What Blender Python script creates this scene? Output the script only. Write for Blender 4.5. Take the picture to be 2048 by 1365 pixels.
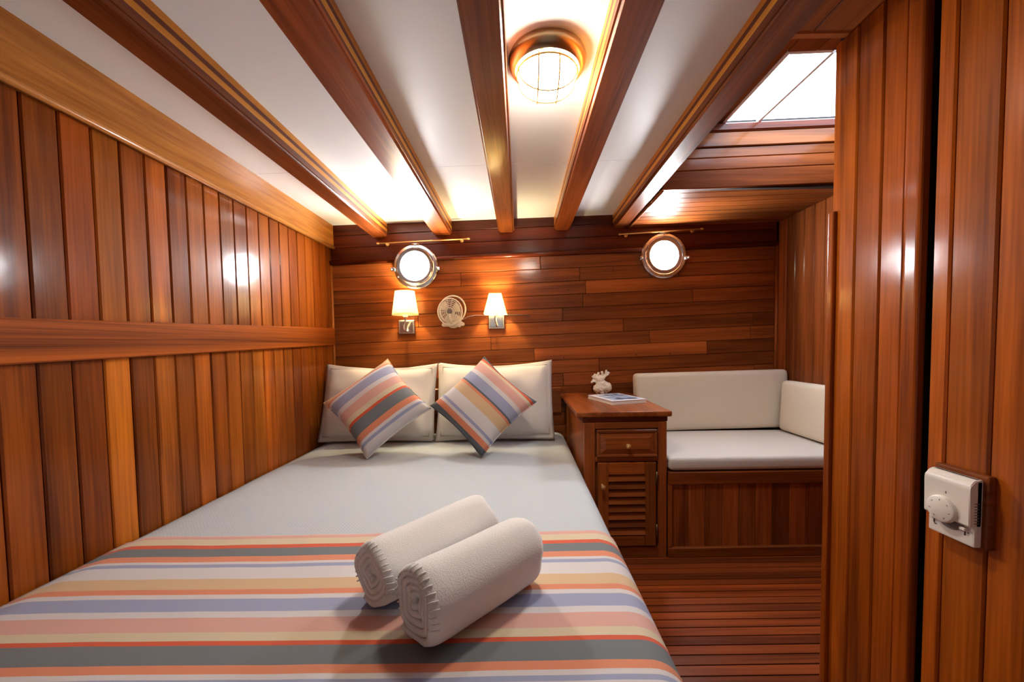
import bpy, bmesh, math, random
from mathutils import Vector, Matrix, Euler, noise as mnoise
random.seed(7)
for o in list(bpy.data.objects): bpy.data.objects.remove(o)
SC = bpy.context.scene
C = SC.collection

# ------------------------------------------------------------------ camera
F, PX, PY, PITCH, ROLL = 775.0, 1040.0, 722.0, -0.0425, -0.014
CAM = Vector((0, 0, 1.1))
fw = Vector((0, math.cos(PITCH), math.sin(PITCH))); up0 = Vector((0, -math.sin(PITCH), math.cos(PITCH))); r0 = Vector((1, 0, 0))
RT = math.cos(ROLL)*r0 + math.sin(ROLL)*up0
UP = -math.sin(ROLL)*r0 + math.cos(ROLL)*up0
cd = bpy.data.cameras.new('camera'); cam = bpy.data.objects.new('camera', cd); C.objects.link(cam)
cd.sensor_width = 36; cd.sensor_fit = 'HORIZONTAL'; cd.lens = F/2048*36; cd.clip_start = 0.02
cd.shift_x = (1024-PX)/2048; cd.shift_y = (PY-682.5)/2048
cam.matrix_world = Matrix(((RT.x, UP.x, -fw.x, CAM.x), (RT.y, UP.y, -fw.y, CAM.y), (RT.z, UP.z, -fw.z, CAM.z), (0, 0, 0, 1)))
SC.camera = cam
def ray(x, y): return (x-PX)/F*RT - (y-PY)/F*UP + fw
def onX(x, y, X): d = ray(x, y); return CAM + d*((X-CAM.x)/d.x)
def onY(x, y, Y): d = ray(x, y); return CAM + d*((Y-CAM.y)/d.y)
def onZ(x, y, Z): d = ray(x, y); return CAM + d*((Z-CAM.z)/d.z)

# ------------------------------------------------------------------ world, exposure, light levels
wd = bpy.data.worlds.new('world'); SC.world = wd; wd.use_nodes = True
wd.node_tree.nodes['Background'].inputs[0].default_value = (0.75, 0.86, 1.0, 1)
wd.node_tree.nodes['Background'].inputs[1].default_value = 1.0
vs = SC.view_settings; vs.view_transform = 'Standard'; vs.look = 'None'; vs.gamma = 1; vs.use_curve_mapping = False
vs.exposure = 0.84
L_DOME = 72.0      # glass of the ceiling lamp
L_SCONCE = 12.0      # watts of each wall lamp bulb
L_PORT = 128.0       # daylight in the portholes
L_HATCH = 6.0      # daylight in the deck hatch

# ------------------------------------------------------------------ sizes of the cabin
YW, XL, XP, XA = 2.69, -1.29, 0.97, 1.78      # far wall, left wall, right partition, alcove side wall
YB, YPE = -1.25, 1.216                        # wall behind the camera, far end of the partition
def zc(x, y): return 1.957 + 0.024*x - 0.012*(y-YW)   # ceiling follows the sheer of the deck
SL = 0.030                                            # rise of the hull planking to the right

# ------------------------------------------------------------------ materials
def srgb(r, g, b):
    f = lambda c: (c/255/12.92 if c/255 <= .04045 else ((c/255+.055)/1.055)**2.4)
    return (f(r), f(g), f(b), 1)
def newmat(name):
    m = bpy.data.materials.new(name); m.use_nodes = True
    return m, m.node_tree.nodes, m.node_tree.links, m.node_tree.nodes['Principled BSDF']
def plain(name, col, rough=.5, metal=0, coat=0, bump=0, bscale=200, sheen=0, var=0):
    m, n, l, p = newmat(name)
    p.inputs['Base Color'].default_value = col; p.inputs['Roughness'].default_value = rough
    p.inputs['Metallic'].default_value = metal; p.inputs['Coat Weight'].default_value = coat
    p.inputs['Sheen Weight'].default_value = sheen
    tc = n.new('ShaderNodeTexCoord')
    if bump:
        t = n.new('ShaderNodeTexNoise'); t.inputs['Scale'].default_value = bscale; t.inputs['Detail'].default_value = 3
        b = n.new('ShaderNodeBump'); b.inputs['Strength'].default_value = bump; b.inputs['Distance'].default_value = .002
        l.new(tc.outputs['Object'], t.inputs['Vector']); l.new(t.outputs[0], b.inputs['Height']); l.new(b.outputs[0], p.inputs['Normal'])
    if var:
        t = n.new('ShaderNodeTexNoise'); t.inputs['Scale'].default_value = 6; t.inputs['Detail'].default_value = 4
        l.new(tc.outputs['Object'], t.inputs['Vector'])
        mx = n.new('ShaderNodeMix'); mx.data_type = 'RGBA'; mx.inputs[6].default_value = tuple(c*(1-var) for c in col[:3])+(1,); mx.inputs[7].default_value = col
        l.new(t.outputs[0], mx.inputs[0]); l.new(mx.outputs[2], p.inputs['Base Color'])
    return m
def emit(name, col, s):
    m, n, l, p = newmat(name)
    p.inputs['Base Color'].default_value = (.8, .8, .8, 1); p.inputs['Roughness'].default_value = .25
    p.inputs['Emission Color'].default_value = col; p.inputs['Emission Strength'].default_value = s
    return m
def wood(name, dark, light, axis='Z', rough=.4, coat=.29, crough=.14, across=16, along=.9, rnd=.35, figure=.0):
    """varnished wood; the grain runs along an object axis, every plank differs a little"""
    m, n, l, p = newmat(name)
    tc = n.new('ShaderNodeTexCoord'); oi = n.new('ShaderNodeObjectInfo')
    off = n.new('ShaderNodeVectorMath'); off.operation = 'SCALE'; off.inputs[0].default_value = (13.1, 7.7, 21.3); l.new(oi.outputs['Random'], off.inputs['Scale'])
    add = n.new('ShaderNodeVectorMath'); add.operation = 'ADD'; l.new(tc.outputs['Object'], add.inputs[0]); l.new(off.outputs[0], add.inputs[1])
    def mapped(a, b):
        mp = n.new('ShaderNodeMapping'); mp.inputs['Scale'].default_value = tuple(b if ax == axis else a for ax in 'XYZ')
        l.new(add.outputs[0], mp.inputs['Vector']); return mp
    t1 = n.new('ShaderNodeTexNoise'); t1.inputs['Scale'].default_value = 1; t1.inputs['Detail'].default_value = 3; t1.inputs['Distortion'].default_value = .5+figure
    l.new(mapped(across, along).outputs[0], t1.inputs['Vector'])
    t2 = n.new('ShaderNodeTexNoise'); t2.inputs['Scale'].default_value = 1; t2.inputs['Detail'].default_value = 5
    l.new(mapped(across*9, along*4).outputs[0], t2.inputs['Vector'])
    mixf = n.new('ShaderNodeMath'); mixf.operation = 'MULTIPLY_ADD'; mixf.inputs[1].default_value = .38; l.new(t2.outputs[0], mixf.inputs[0])
    sc_ = n.new('ShaderNodeMath'); sc_.operation = 'MULTIPLY'; sc_.inputs[1].default_value = .62; l.new(t1.outputs[0], sc_.inputs[0]); l.new(sc_.outputs[0], mixf.inputs[2])
    cr = n.new('ShaderNodeValToRGB'); cr.color_ramp.elements[0].position = .33; cr.color_ramp.elements[1].position = .66
    cr.color_ramp.elements[0].color = dark; cr.color_ramp.elements[1].color = light
    l.new(mixf.outputs[0], cr.inputs[0])
    mul = n.new('ShaderNodeMix'); mul.data_type = 'RGBA'; mul.blend_type = 'MULTIPLY'; mul.inputs[0].default_value = 1
    l.new(cr.outputs[0], mul.inputs[6]); l.new(oi.outputs['Color'], mul.inputs[7])
    hsv = n.new('ShaderNodeHueSaturation'); mr = n.new('ShaderNodeMapRange'); mr.inputs[3].default_value = 1-rnd; mr.inputs[4].default_value = 1+rnd
    l.new(oi.outputs['Random'], mr.inputs[0]); l.new(mr.outputs[0], hsv.inputs['Value']); l.new(mul.outputs[2], hsv.inputs['Color'])
    l.new(hsv.outputs[0], p.inputs['Base Color'])
    p.inputs['Roughness'].default_value = rough; p.inputs['Coat Weight'].default_value = coat; p.inputs['Coat Roughness'].default_value = crough
    p.inputs['Specular IOR Level'].default_value = .08
    b = n.new('ShaderNodeBump'); b.inputs['Strength'].default_value = .05; b.inputs['Distance'].default_value = .002
    l.new(mixf.outputs[0], b.inputs['Height']); l.new(b.outputs[0], p.inputs['Normal'])
    t3 = n.new('ShaderNodeTexNoise'); t3.inputs['Scale'].default_value = 9; l.new(add.outputs[0], t3.inputs['Vector'])
    b2 = n.new('ShaderNodeBump'); b2.inputs['Strength'].default_value = .06; b2.inputs['Distance'].default_value = .01
    l.new(t3.outputs[0], b2.inputs['Height']); l.new(b2.outputs[0], p.inputs['Coat Normal'])
    return m
MAHD, MAHL = srgb(106, 48, 10), srgb(178, 93, 23)
REDD, REDL = srgb(98, 47, 20), srgb(158, 85, 37)
W = {}
for a in 'XYZ':
    W['left'+a] = wood('mahogany_'+a, MAHD, MAHL, a, rnd=.28)
    W['red'+a] = wood('red_mahogany_'+a, REDD, REDL, a, rnd=.28)
    W['dark'+a] = wood('dark_mahogany_'+a, srgb(66, 24, 12), srgb(112, 46, 20), a, rnd=.2)
    W['teak'+a] = wood('light_teak_'+a, srgb(150, 88, 34), srgb(196, 128, 58), a, rough=.4, coat=.35, crough=.2, across=22, along=1.5, rnd=.04, figure=1.2)
W['yel'] = wood('yellow_lamination', srgb(196, 118, 30), srgb(226, 156, 56), 'Y', rnd=.1)
W['brn'] = wood('brown_lamination', srgb(92, 44, 24), srgb(122, 62, 34), 'Y', rnd=.1)
W['floor'] = wood('teak_floor', srgb(94, 38, 14), srgb(158, 74, 28), 'X', rough=.5, coat=.15, crough=.3, across=30, rnd=.35)
W['rail'] = wood('banded_mahogany', srgb(84, 36, 12), srgb(176, 90, 30), 'Y', across=26, along=.35, rnd=.02)
M_joint = plain('dark_joint', srgb(30, 12, 6), .7)
M_caulk = plain('floor_caulk', srgb(38, 30, 26), .8)
M_white = plain('white_ceiling_panel', srgb(244, 247, 249), .38, coat=.15, var=.02)
M_chrome = plain('chrome', (.66, .68, .72, 1), .2, 1)
M_steel = plain('satin_steel', (.62, .61, .58, 1), .3, 1)
M_brass = plain('brass', (.9, .62, .24, 1), .33, .85)
M_brassd = plain('aged_brass', (.42, .30, .17, 1), .3, 1)
M_bronze = plain('hinge_bronze', (.25, .17, .1, 1), .4, 1)
M_black = plain('gap_shade_black', (.002, .0015, .0015, 1), 1)  # lightless black, colour stands in for the shade inside the slot
M_black.node_tree.nodes['Principled BSDF'].inputs['Specular IOR Level'].default_value = 0
M_plastic = plain('white_plastic', srgb(236, 230, 222), .35)
M_plasticg = plain('grey_plastic', srgb(120, 112, 106), .5)
M_cream = plain('cream_fan_plastic', srgb(232, 220, 200), .45)
M_ink = plain('dark_print', srgb(60, 52, 50), .6)
M_linen = plain('bench_linen', srgb(228, 216, 196), .85, bump=.35, bscale=420, sheen=.15, var=.06)
M_linenl = plain('seat_linen', srgb(214, 207, 199), .85, bump=.3, bscale=420, sheen=.15, var=.04)
M_cotton = plain('white_cotton', srgb(214, 209, 204), .8, bump=.25, bscale=60, sheen=.1)
M_stitch = plain('stitching', srgb(150, 138, 126), .8)
M_towel = plain('towel_terry', srgb(226, 222, 219), .95, bump=.7, bscale=330, sheen=.4)
M_coral = plain('white_coral', srgb(250, 240, 220), .8, bump=.8, bscale=160)
M_paper = plain('paper', srgb(228, 220, 212), .7)
M_port = emit('porthole_daylight', (.95, .98, 1, 1), L_PORT)
M_hatch = emit('hatch_daylight', (.66, .82, 1, 1), L_HATCH)
M_dome = emit('lamp_glass', (1, .92, .79, 1), L_DOME)
M_mat = plain('mattress_cover', srgb(220, 214, 208), .8)

def spread_mat():
    m, n, l, p = newmat('white_waffle_bedspread')
    p.inputs['Base Color'].default_value = srgb(182, 189, 195); p.inputs['Roughness'].default_value = .8; p.inputs['Sheen Weight'].default_value = .1
    tc = n.new('ShaderNodeTexCoord'); w1 = n.new('ShaderNodeTexWave'); w1.bands_direction = 'X'; w1.inputs['Scale'].default_value = 26
    w2 = n.new('ShaderNodeTexWave'); w2.bands_direction = 'Y'; w2.inputs['Scale'].default_value = 26
    for w in (w1, w2): l.new(tc.outputs['Object'], w.inputs['Vector'])
    mx = n.new('ShaderNodeMath'); mx.operation = 'MULTIPLY'; l.new(w1.outputs['Fac'], mx.inputs[0]); l.new(w2.outputs['Fac'], mx.inputs[1])
    b = n.new('ShaderNodeBump'); b.inputs['Strength'].default_value = .25; b.inputs['Distance'].default_value = .003
    l.new(mx.outputs[0], b.inputs['Height']); l.new(b.outputs[0], p.inputs['Normal'])
    return m
PAL = dict(pink=srgb(232, 178, 164), cream=srgb(230, 212, 178), red=srgb(228, 92, 50), grey=srgb(118, 124, 128), orange=srgb(236, 146, 108),
           white=srgb(228, 222, 222), blue=srgb(166, 172, 204), tan=srgb(228, 192, 150), slate=srgb(96, 104, 112))
def stripes(name, axis, lo, hi, bands):
    """woven stripes: bands = [(start, colour), ...] along an object axis"""
    m, n, l, p = newmat(name)
    p.inputs['Roughness'].default_value = .8; p.inputs['Sheen Weight'].default_value = .1
    tc = n.new('ShaderNodeTexCoord'); sx = n.new('ShaderNodeSeparateXYZ'); l.new(tc.outputs['Object'], sx.inputs[0])
    mr = n.new('ShaderNodeMapRange'); mr.inputs[1].default_value = lo; mr.inputs[2].default_value = hi; l.new(sx.outputs[axis], mr.inputs[0])
    cr = n.new('ShaderNodeValToRGB'); cr.color_ramp.interpolation = 'CONSTANT'; e = cr.color_ramp.elements
    bands = sorted(((s-lo)/(hi-lo), c) for s, c in bands)
    for i, (s, c) in enumerate(bands):
        s = min(max(s, 0), 1)
        el = e[0] if i == 0 else (e[1] if i == 1 else e.new(s))
        el.position = s; el.color = tuple(v*.76 for v in PAL[c][:3])+(1,)
    l.new(mr.outputs[0], cr.inputs[0]); l.new(cr.outputs[0], p.inputs['Base Color'])
    t = n.new('ShaderNodeTexNoise'); t.inputs['Scale'].default_value = 400; b = n.new('ShaderNodeBump'); b.inputs['Strength'].default_value = .2; b.inputs['Distance'].default_value = .001
    l.new(tc.outputs['Object'], t.inputs['Vector']); l.new(t.outputs[0], b.inputs['Height']); l.new(b.outputs[0], p.inputs['Normal'])
    return m

# ------------------------------------------------------------------ mesh helpers
def link(name, me, mat=None, parent=None, loc=None, rot=None, smooth=False, color=None):
    o = bpy.data.objects.new(name, me); C.objects.link(o)
    if mat and not me.materials: me.materials.append(mat)
    if parent: o.parent = parent
    if loc is not None: o.location = loc
    if rot is not None: o.rotation_euler = rot
    if smooth: me.polygons.foreach_set('use_smooth', [True]*len(me.polygons))
    if color: o.color = color
    return o
def fin(bm, name):
    bmesh.ops.recalc_face_normals(bm, faces=bm.faces[:])
    me = bpy.data.meshes.new(name); bm.to_mesh(me); bm.free(); return me
_cache = {}
def box_mesh(dx, dy, dz, bev=.002, seg=1, mat=None, fresh=False):
    k = (round(dx, 4), round(dy, 4), round(dz, 4), bev, seg, mat.name if mat else None)
    if k in _cache and not fresh: return _cache[k]
    bm = bmesh.new(); bmesh.ops.create_cube(bm, size=1, matrix=Matrix.Diagonal((dx, dy, dz, 1)))
    if bev: bmesh.ops.bevel(bm, geom=bm.edges[:], offset=bev, segments=seg, affect='EDGES', profile=.6)
    me = fin(bm, 'box')
    if mat: me.materials.append(mat)
    _cache[k] = me; return me
def box(name, x0, x1, y0, y1, z0, z1, mat, parent=None, bev=.002, seg=1, rot=None, color=None):
    me = box_mesh(x1-x0, y1-y0, z1-z0, bev, seg, mat)
    return link(name, me, mat, parent, ((x0+x1)/2, (y0+y1)/2, (z0+z1)/2), rot, color=color)
def sbox(name, x0, x1, y0, y1, z0, z1, mat, bev=0):
    """box whose origin stays at the world origin, so that its pieces keep cabin coordinates"""
    return prism(name, [(x0, y0, z0), (x1, y0, z0), (x1, y1, z0), (x0, y1, z0)], (0, 0, z1-z0), mat)
def prism(name, quad, h, mat, parent=None, color=None, bev=0):
    """quad = 4 points in order, extruded by vector h"""
    bm = bmesh.new(); h = Vector(h)
    a = [bm.verts.new(q) for q in quad]; b = [bm.verts.new(Vector(q)+h) for q in quad]
    k = len(a)
    bm.faces.new(a); bm.faces.new(b[::-1])
    for i in range(k): bm.faces.new((a[i], a[(i+1) % k], b[(i+1) % k], b[i]))
    if bev: bmesh.ops.bevel(bm, geom=bm.edges[:], offset=bev, segments=1, affect='EDGES')
    return link(name, fin(bm, name), mat, parent, color=color)
def tube_bm(bm, pts, r, n=10, closed=False, taper=None):
    pts = [Vector(p) for p in pts]; rings = []
    prev = None
    for i, p in enumerate(pts):
        if closed: d = pts[(i+1) % len(pts)]-pts[i-1]
        else: d = pts[min(i+1, len(pts)-1)]-pts[max(i-1, 0)]
        d.normalize()
        a = Vector((0, 0, 1)) if prev is None else prev
        if abs(d.dot(a)) > .95: a = Vector((1, 0, 0))
        u = (a-d*a.dot(d)).normalized(); v = d.cross(u); prev = u
        rr = taper[i] if taper else r
        rings.append([bm.verts.new(p+(u*math.cos(t)+v*math.sin(t))*rr) for t in [2*math.pi*k/n for k in range(n)]])
    m = len(rings)
    for i in range(m if closed else m-1):
        A, B = rings[i], rings[(i+1) % m]
        for k in range(n): bm.faces.new((A[k], A[(k+1) % n], B[(k+1) % n], B[k]))
    if not closed: bm.faces.new(rings[0][::-1]); bm.faces.new(rings[-1])
def tube(name, pts, r, mat, parent=None, n=10, closed=False, taper=None, loc=None):
    bm = bmesh.new(); tube_bm(bm, pts, r, n, closed, taper)
    return link(name, fin(bm, name), mat, parent, loc, smooth=True)
def circle(c, r, u, v, n=40): return [Vector(c)+(Vector(u)*math.cos(t)+Vector(v)*math.sin(t))*r for t in [2*math.pi*k/n for k in range(n)]]
def lathe(name, prof, mat, parent=None, loc=None, n=40, axis='Z', smooth=True, flip=1, autos=35):
    """prof = [(r, h)], spun round an axis"""
    bm = bmesh.new(); rings = []
    for r, h in prof:
        h *= flip
        def P(c, s): return (c, s, h) if axis == 'Z' else ((c, h, s) if axis == 'Y' else (h, c, s))
        if r < 1e-6: rings.append([bm.verts.new(P(0, 0))])
        else: rings.append([bm.verts.new(P(r*math.cos(2*math.pi*k/n), r*math.sin(2*math.pi*k/n))) for k in range(n)])
    for A, B in zip(rings, rings[1:]):
        for k in range(n):
            if len(A) == 1 and len(B) == 1: continue
            if len(A) == 1: bm.faces.new((A[0], B[k], B[(k+1) % n]))
            elif len(B) == 1: bm.faces.new((A[k], A[(k+1) % n], B[0]))
            else: bm.faces.new((A[k], A[(k+1) % n], B[(k+1) % n], B[k]))
    if smooth:
        bmesh.ops.recalc_face_normals(bm, faces=bm.faces[:])
        for f in bm.faces: f.smooth = True
        for e in bm.edges:
            if len(e.link_faces) == 2 and e.calc_face_angle(0) > math.radians(autos): e.smooth = False
    return link(name, fin(bm, name), mat, parent, loc)
def thing(name, label, cat, loc=(0, 0, 0), rot=None, group=None):
    o = bpy.data.objects.new(name, None); C.objects.link(o); o.empty_display_size = .05
    o.location = loc
    if rot: o.rotation_euler = rot
    o['label'] = label; o['category'] = cat
    if group: o['group'] = group
    return o
def tag(o, label, cat, group=None):
    o['label'] = label; o['category'] = cat
    if group: o['group'] = group
    return o
def struct(o, label=None):
    o['kind'] = 'structure'
    if label: o['label'] = label
    return o
def rc(lo=.82, hi=1.15, warm=0):
    v = random.uniform(lo, hi); w = random.uniform(-.06, .06)+warm
    return (v*(1+w*.2), v*(1+w), v*(1+w*1.6), 1)

# ================================================================== THE SETTING
# ---- floor of narrow caulked strips
fl = struct(sbox('floor', XL-.05, XA+.05, YB-.05, YW+.05, -.06, -.004, M_caulk, bev=0), 'teak strip floor with dark caulked joints')
y = YB
sw = .0435
while y < 1.96:
    cuts = [.18, 1.0]
    if random.random() < .35: cuts.insert(1, random.uniform(.4, .85))
    if y > YPE: cuts[-1] = XA
    for a, b in zip(cuts, cuts[1:]):
        box('floor_strip', a+.001, b-.001, y+.0022, y+sw-.0022, -.004, .0, W['floor'], fl, bev=.0008, color=rc(.8, 1.2))
    y += sw

# ---- left wall: vertical planks above and below a rail, teak fascia on top
wl = struct(sbox('wall_left', XL-.06, XL-.012, YB, YW+.05, 0, 2.05, M_joint, bev=0), 'left cabin wall of vertical varnished mahogany planks')
pw = .0833
k = 0; y = .951-26*pw
def rail_z(y): return 1.125+.027*(y-.96)
yel = {.951+pw*i for i in ()}
while y < YW-.01:
    y1 = min(y+pw, YW-.004)
    i = round((y-.951)/pw)
    col = rc(.72, 1.15)
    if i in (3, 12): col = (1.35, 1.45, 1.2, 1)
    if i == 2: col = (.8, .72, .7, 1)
    zr = rail_z((y+y1)/2)
    for (z0, z1, fz) in ((zr+.045, 1.80, 1), (.02, zr-.045, .92)):
        c2 = tuple(c*fz*random.uniform(.94, 1.06) for c in col[:3])+(1,)
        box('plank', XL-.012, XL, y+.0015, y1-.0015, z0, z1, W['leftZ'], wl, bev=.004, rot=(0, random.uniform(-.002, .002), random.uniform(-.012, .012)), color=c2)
    y = y1 if y1 >= YW-.01 else y+pw
tr = struct(prism('trim_1', [(XL-.005, YB, rail_z(YB)-.06), (XL+.018, YB, rail_z(YB)-.058), (XL+.018, YB, rail_z(YB)+.058), (XL-.005, YB, rail_z(YB)+.06)],
      (0, YW-.012-YB, rail_z(YW)-rail_z(YB)), W['rail'], bev=.004), 'broad mahogany rail across the left wall planks')
# teak fascia with its bead
fa = struct(prism('trim_2', [(XL-.005, YB, 1.775), (XL+.028, YB, 1.775), (XL+.028, YB, 2.0), (XL-.005, YB, 2.0)], (0, YW-YB-.002, 0), W['teakY']), 'light teak fascia board along the top of the left wall')
tube('bead', [(XL+.026, YB+.01, 1.777), (XL+.026, YW-.004, 1.777)], .011, W['teakY'], fa, n=14)
struct(tube('trim_3', [(XL+.004, YW-.006, .4), (XL+.004, YW-.006, 1.775)], .0075, W['teakZ'], None, n=10), 'thin vertical corner bead between left and far wall')

# ---- far wall (hull side): horizontal planking with butt joints, rising to the right
wb = struct(sbox('wall_back', XL-.05, XA+.05, YW+.012, YW+.06, 0, 2.45, M_joint, bev=0), 'far hull side wall of horizontal mahogany planks')
def hull_plank(xa, xb, ztop, h, y0, y1, mat, bev=.0025, col=None, name='plank'):
    cx = (xa+xb)/2
    return box(name, xa+.0008, xb-.0008, y0, y1, ztop-h+.0012, ztop-.0008, mat, wb, bev=bev, rot=(random.uniform(-.001, .001), -math.atan(SL), 0), color=col)
ZM = 1.690            # moulding height at x = 0
ph = .0905
joints = [[.15], [-.4, .42, 1.1], [.46], [.44, 1.2], [-.7, .3], [.72, 1.62], [-.2, .9, 1.6], [.1, 1.3], [-.5, .55], [.3, 1.63], [-.9, .5], [.62, .85], [.35], [0, 1.0], [.5], [0.2]]
for i in range(16):
    xs = [XL+.003]+joints[i]+[XA-.012]
    for a, b in zip(xs, xs[1:]):
        z = ZM+.010-i*ph+SL*(a+b)/2
        hull_plank(a, b, z, ph, YW, YW+.012, W['redX'], col=rc(.72, 1.2))
# darker strakes above the moulding, a little proud
for (zt, h, yy) in ((.12, .085, .014), (.205, .085, .010), (.30, .095, .012)):
    for a, b in ((XL+.003, XA-.012),):
        hull_plank(a, b, ZM+zt+SL*(a+b)/2, h, YW-yy, YW+.012, W['darkX'], col=rc(.85, 1.05))
mo = tube('moulding', [(XL+.003, YW-.012, ZM+.022+SL*XL), (XA-.012, YW-.012, ZM+.022+SL*XA)], .016, W['darkX'], wb, n=14)
# low ledge behind the pillows
box('ledge', XL+.003, .285, YW-.03, YW, .62, .80, W['redX'], wb, bev=.006)
struct(tube('trim_4', [(XA-.008, YW-.008, .4), (XA-.008, YW-.008, 1.76)], .011, W['redZ'], None, n=10), 'vertical corner bead between far wall and alcove side wall')
# slim battens and screw plugs on the hull planking
for (px, py) in ((1135, 562), (1137, 580), (1128, 716), (1340, 708), (1272, 710), (1504, 543), (1226, 540)):
    q = onY(px, py, YW-.0005); lathe('screw_plug', [(0, -.0012), (.0045, -.0012), (.0045, .001)], M_joint, wb, q, n=10, axis='Y')

# ---- side wall of the alcove
wa = struct(sbox('wall_alcove', XA+.012, XA+.06, YPE-.05, YW+.05, 0, 2.4, M_joint, bev=0), 'alcove side wall of narrow vertical planks')
y = YPE
while y < YW-.01:
    y1 = min(y+.0815, YW-.004)
    box('plank', XA, XA+.012, y+.001, y1-.001, .02, 2.3, W['redZ'], wa, bev=.004, rot=(0, 0, random.uniform(-.01, .01)), color=rc(.85, 1.1))
    y += .0815

# ---- ceiling: white panels between beams
ce = struct(prism('ceiling', [(XL-.05, YB-.05, zc(XL, YB)+.012), (.78, YB-.05, zc(.78, YB)+.012), (.78, YW+.05, zc(.78, YW)+.012), (XL-.05, YW+.05, zc(XL, YW)+.012)], (0, 0, .06), M_white), 'white panelled ceiling between the beams')
BX = [(-.997, -.893), (-.577, -.452), (-.135, -.027), (.245, .352), (.645, .742)]
bays = [(XL+.02, -.98)]+[(BX[i][1]-.02, BX[i+1][0]+.02) for i in range(4)]
seams = [YB, .55, 1.90, YW]
for a, b in bays:
    for s0, s1 in zip(seams, seams[1:]):
        s0 += .0012; s1 -= .0012
        prism('ceiling_panel', [(a, s0, zc(a, s0)), (b, s0, zc(b, s0)), (b, s1, zc(b, s1)), (a, s1, zc(a, s1))], (0, 0, .012), M_white, ce)

# ---- raised deck trunk and its hatch, lower plank ceiling over the bench
YR = 2.02                                   # plane of the riser
ZS0 = 1.868
def zs(x, y): return ZS0+.024*x - .004*(y-YW)
cl = struct(prism('ceiling_alcove', [(.742, YR+.02, zs(.742, YR)+.014), (XA+.01, YR+.02, zs(XA, YR)+.014), (XA+.01, YW+.05, zs(XA, YW)+.014), (.742, YW+.05, zs(.742, YW)+.014)], (0, 0, .03), M_joint), 'low wooden plank ceiling above the bench')
n_s = 9
for i in range(n_s):
    a = YR+.004+(YW-YR-.006)*i/n_s; b = YR+.004+(YW-YR-.006)*(i+1)/n_s
    prism('plank', [(.744, a+.001, zs(.744, a)), (XA, a+.001, zs(XA, a)), (XA, b-.001, zs(XA, b)), (.744, b-.001, zs(.744, b))], (0, 0, .013), W['redX'], cl, color=rc(.75, 1.0), bev=.002)
tube('batten', [(.752, YR+.01, zs(.752, YR)-.004), (.752, YW-.02, zs(.752, YW)-.004)], .008, W['redY'], cl, n=8)
wr = struct(sbox('wall_riser', .742, XA+.01, YR+.016, YR+.04, 1.89, 2.36, M_joint, bev=0), 'reddish planked riser below the deck hatch')
zz = 1.866
for j, h in enumerate((.092, .060, .050, .072)):
    x0, x1 = .745, XA
    prism('plank', [(x0, YR-(.010 if j == 3 else 0), zz+SL*x0-.01+.001), (x1, YR-(.010 if j == 3 else 0), zz+SL*x1-.01+.001), (x1, YR-(.010 if j == 3 else 0), zz+h+SL*x1-.01-.001), (x0, YR-(.010 if j == 3 else 0), zz+h+SL*x0-.01-.001)], (0, .016+(.010 if j == 3 else 0), 0), W['redX'], wr, color=(1.15-.08*j, 1.0, 1.0, 1), bev=.003)
    zz += h
prism('lip', [(.745, YR-.02, zz+SL*.745-.012), (XA, YR-.02, zz+SL*XA-.012), (XA, YR-.02, zz+.045+SL*XA-.012), (.745, YR-.02, zz+.045+SL*.745-.012)], (0, .04, 0), W['darkX'], wr, bev=.008)
ZT = zz+.045+.05
def zt_(x): return zz+.045+SL*x-.012+.004
def tilted(name, x0, x1, y0, y1, d0, d1, mat, parent=None, color=None, bev=0):
    return prism(name, [(x0, y0, zt_(x0)+d0), (x1, y0, zt_(x1)+d0), (x1, y1, zt_(x1)+d0), (x0, y1, zt_(x0)+d0)], (0, 0, d1-d0), mat, parent, color, bev)
# trunk ceiling boards (before the hatch and left of it) and the hatch
ct = struct(tilted('ceiling_trunk', .70, XA+.05, YPE-.08, YR+.05, .10, .14, M_joint), 'wooden ceiling boards of the raised hatch trunk')
xb = [.745, .86, .955, 1.045]
for a, b in zip(xb, xb[1:]):
    tilted('plank', a+.001, b-.001, YPE-.04, YR+.015, 0, .02, W['redY'], ct, rc(.9, 1.1), .003)
for a, b in ((1.045, 1.16), (1.16, 1.27), (1.27, 1.41), (1.41, XA)):
    tilted('plank', a+.001, b-.001, YPE-.04, 1.54, 0, .02, W['redY'], ct, rc(.9, 1.1), .003)
h3 = struct(tilted('window_3', 1.055, XA-.02, 1.545, YR+.012, .018, .026, M_hatch), 'frosted deck hatch glowing with daylight')
for b_ in ((1.045, 1.062, 1.54, YR+.015), (1.225, 1.24, 1.54, YR+.015), (1.062, XA-.01, 1.54, 1.554)):
    tilted('frame', *b_, 0, .025, M_white, h3, None, .002)
struct(sbox('wall_trunk_left', .70, .744, YPE-.08, YR+.03, zc(.72, 1.6)+.02, ZT+.16, W['redY'], bev=0))
struct(sbox('wall_trunk_near', .70, XA+.05, YPE-.10, YPE-.06, 2.005, ZT+.16, W['redX'], bev=0))
# plank ceiling between the last beam and the partition, near the camera
cn = struct(sbox('ceiling_near', .742, XA+.05, YB, YPE-.05, 2.006, 2.03, M_joint, bev=0), 'wooden plank ceiling beside the partition')
for a, b in ((.742, .86), (.86, .985)):
    box('plank', a+.001, b-.001, YB, YPE-.045, 1.990, 2.004, W['redY'], cn, bev=.003, color=rc(.8, .95))
box('edge_board', .742, XA, YPE-.06, YPE-.03, 1.988, 2.03, W['redX'], cn, bev=.006)

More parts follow.
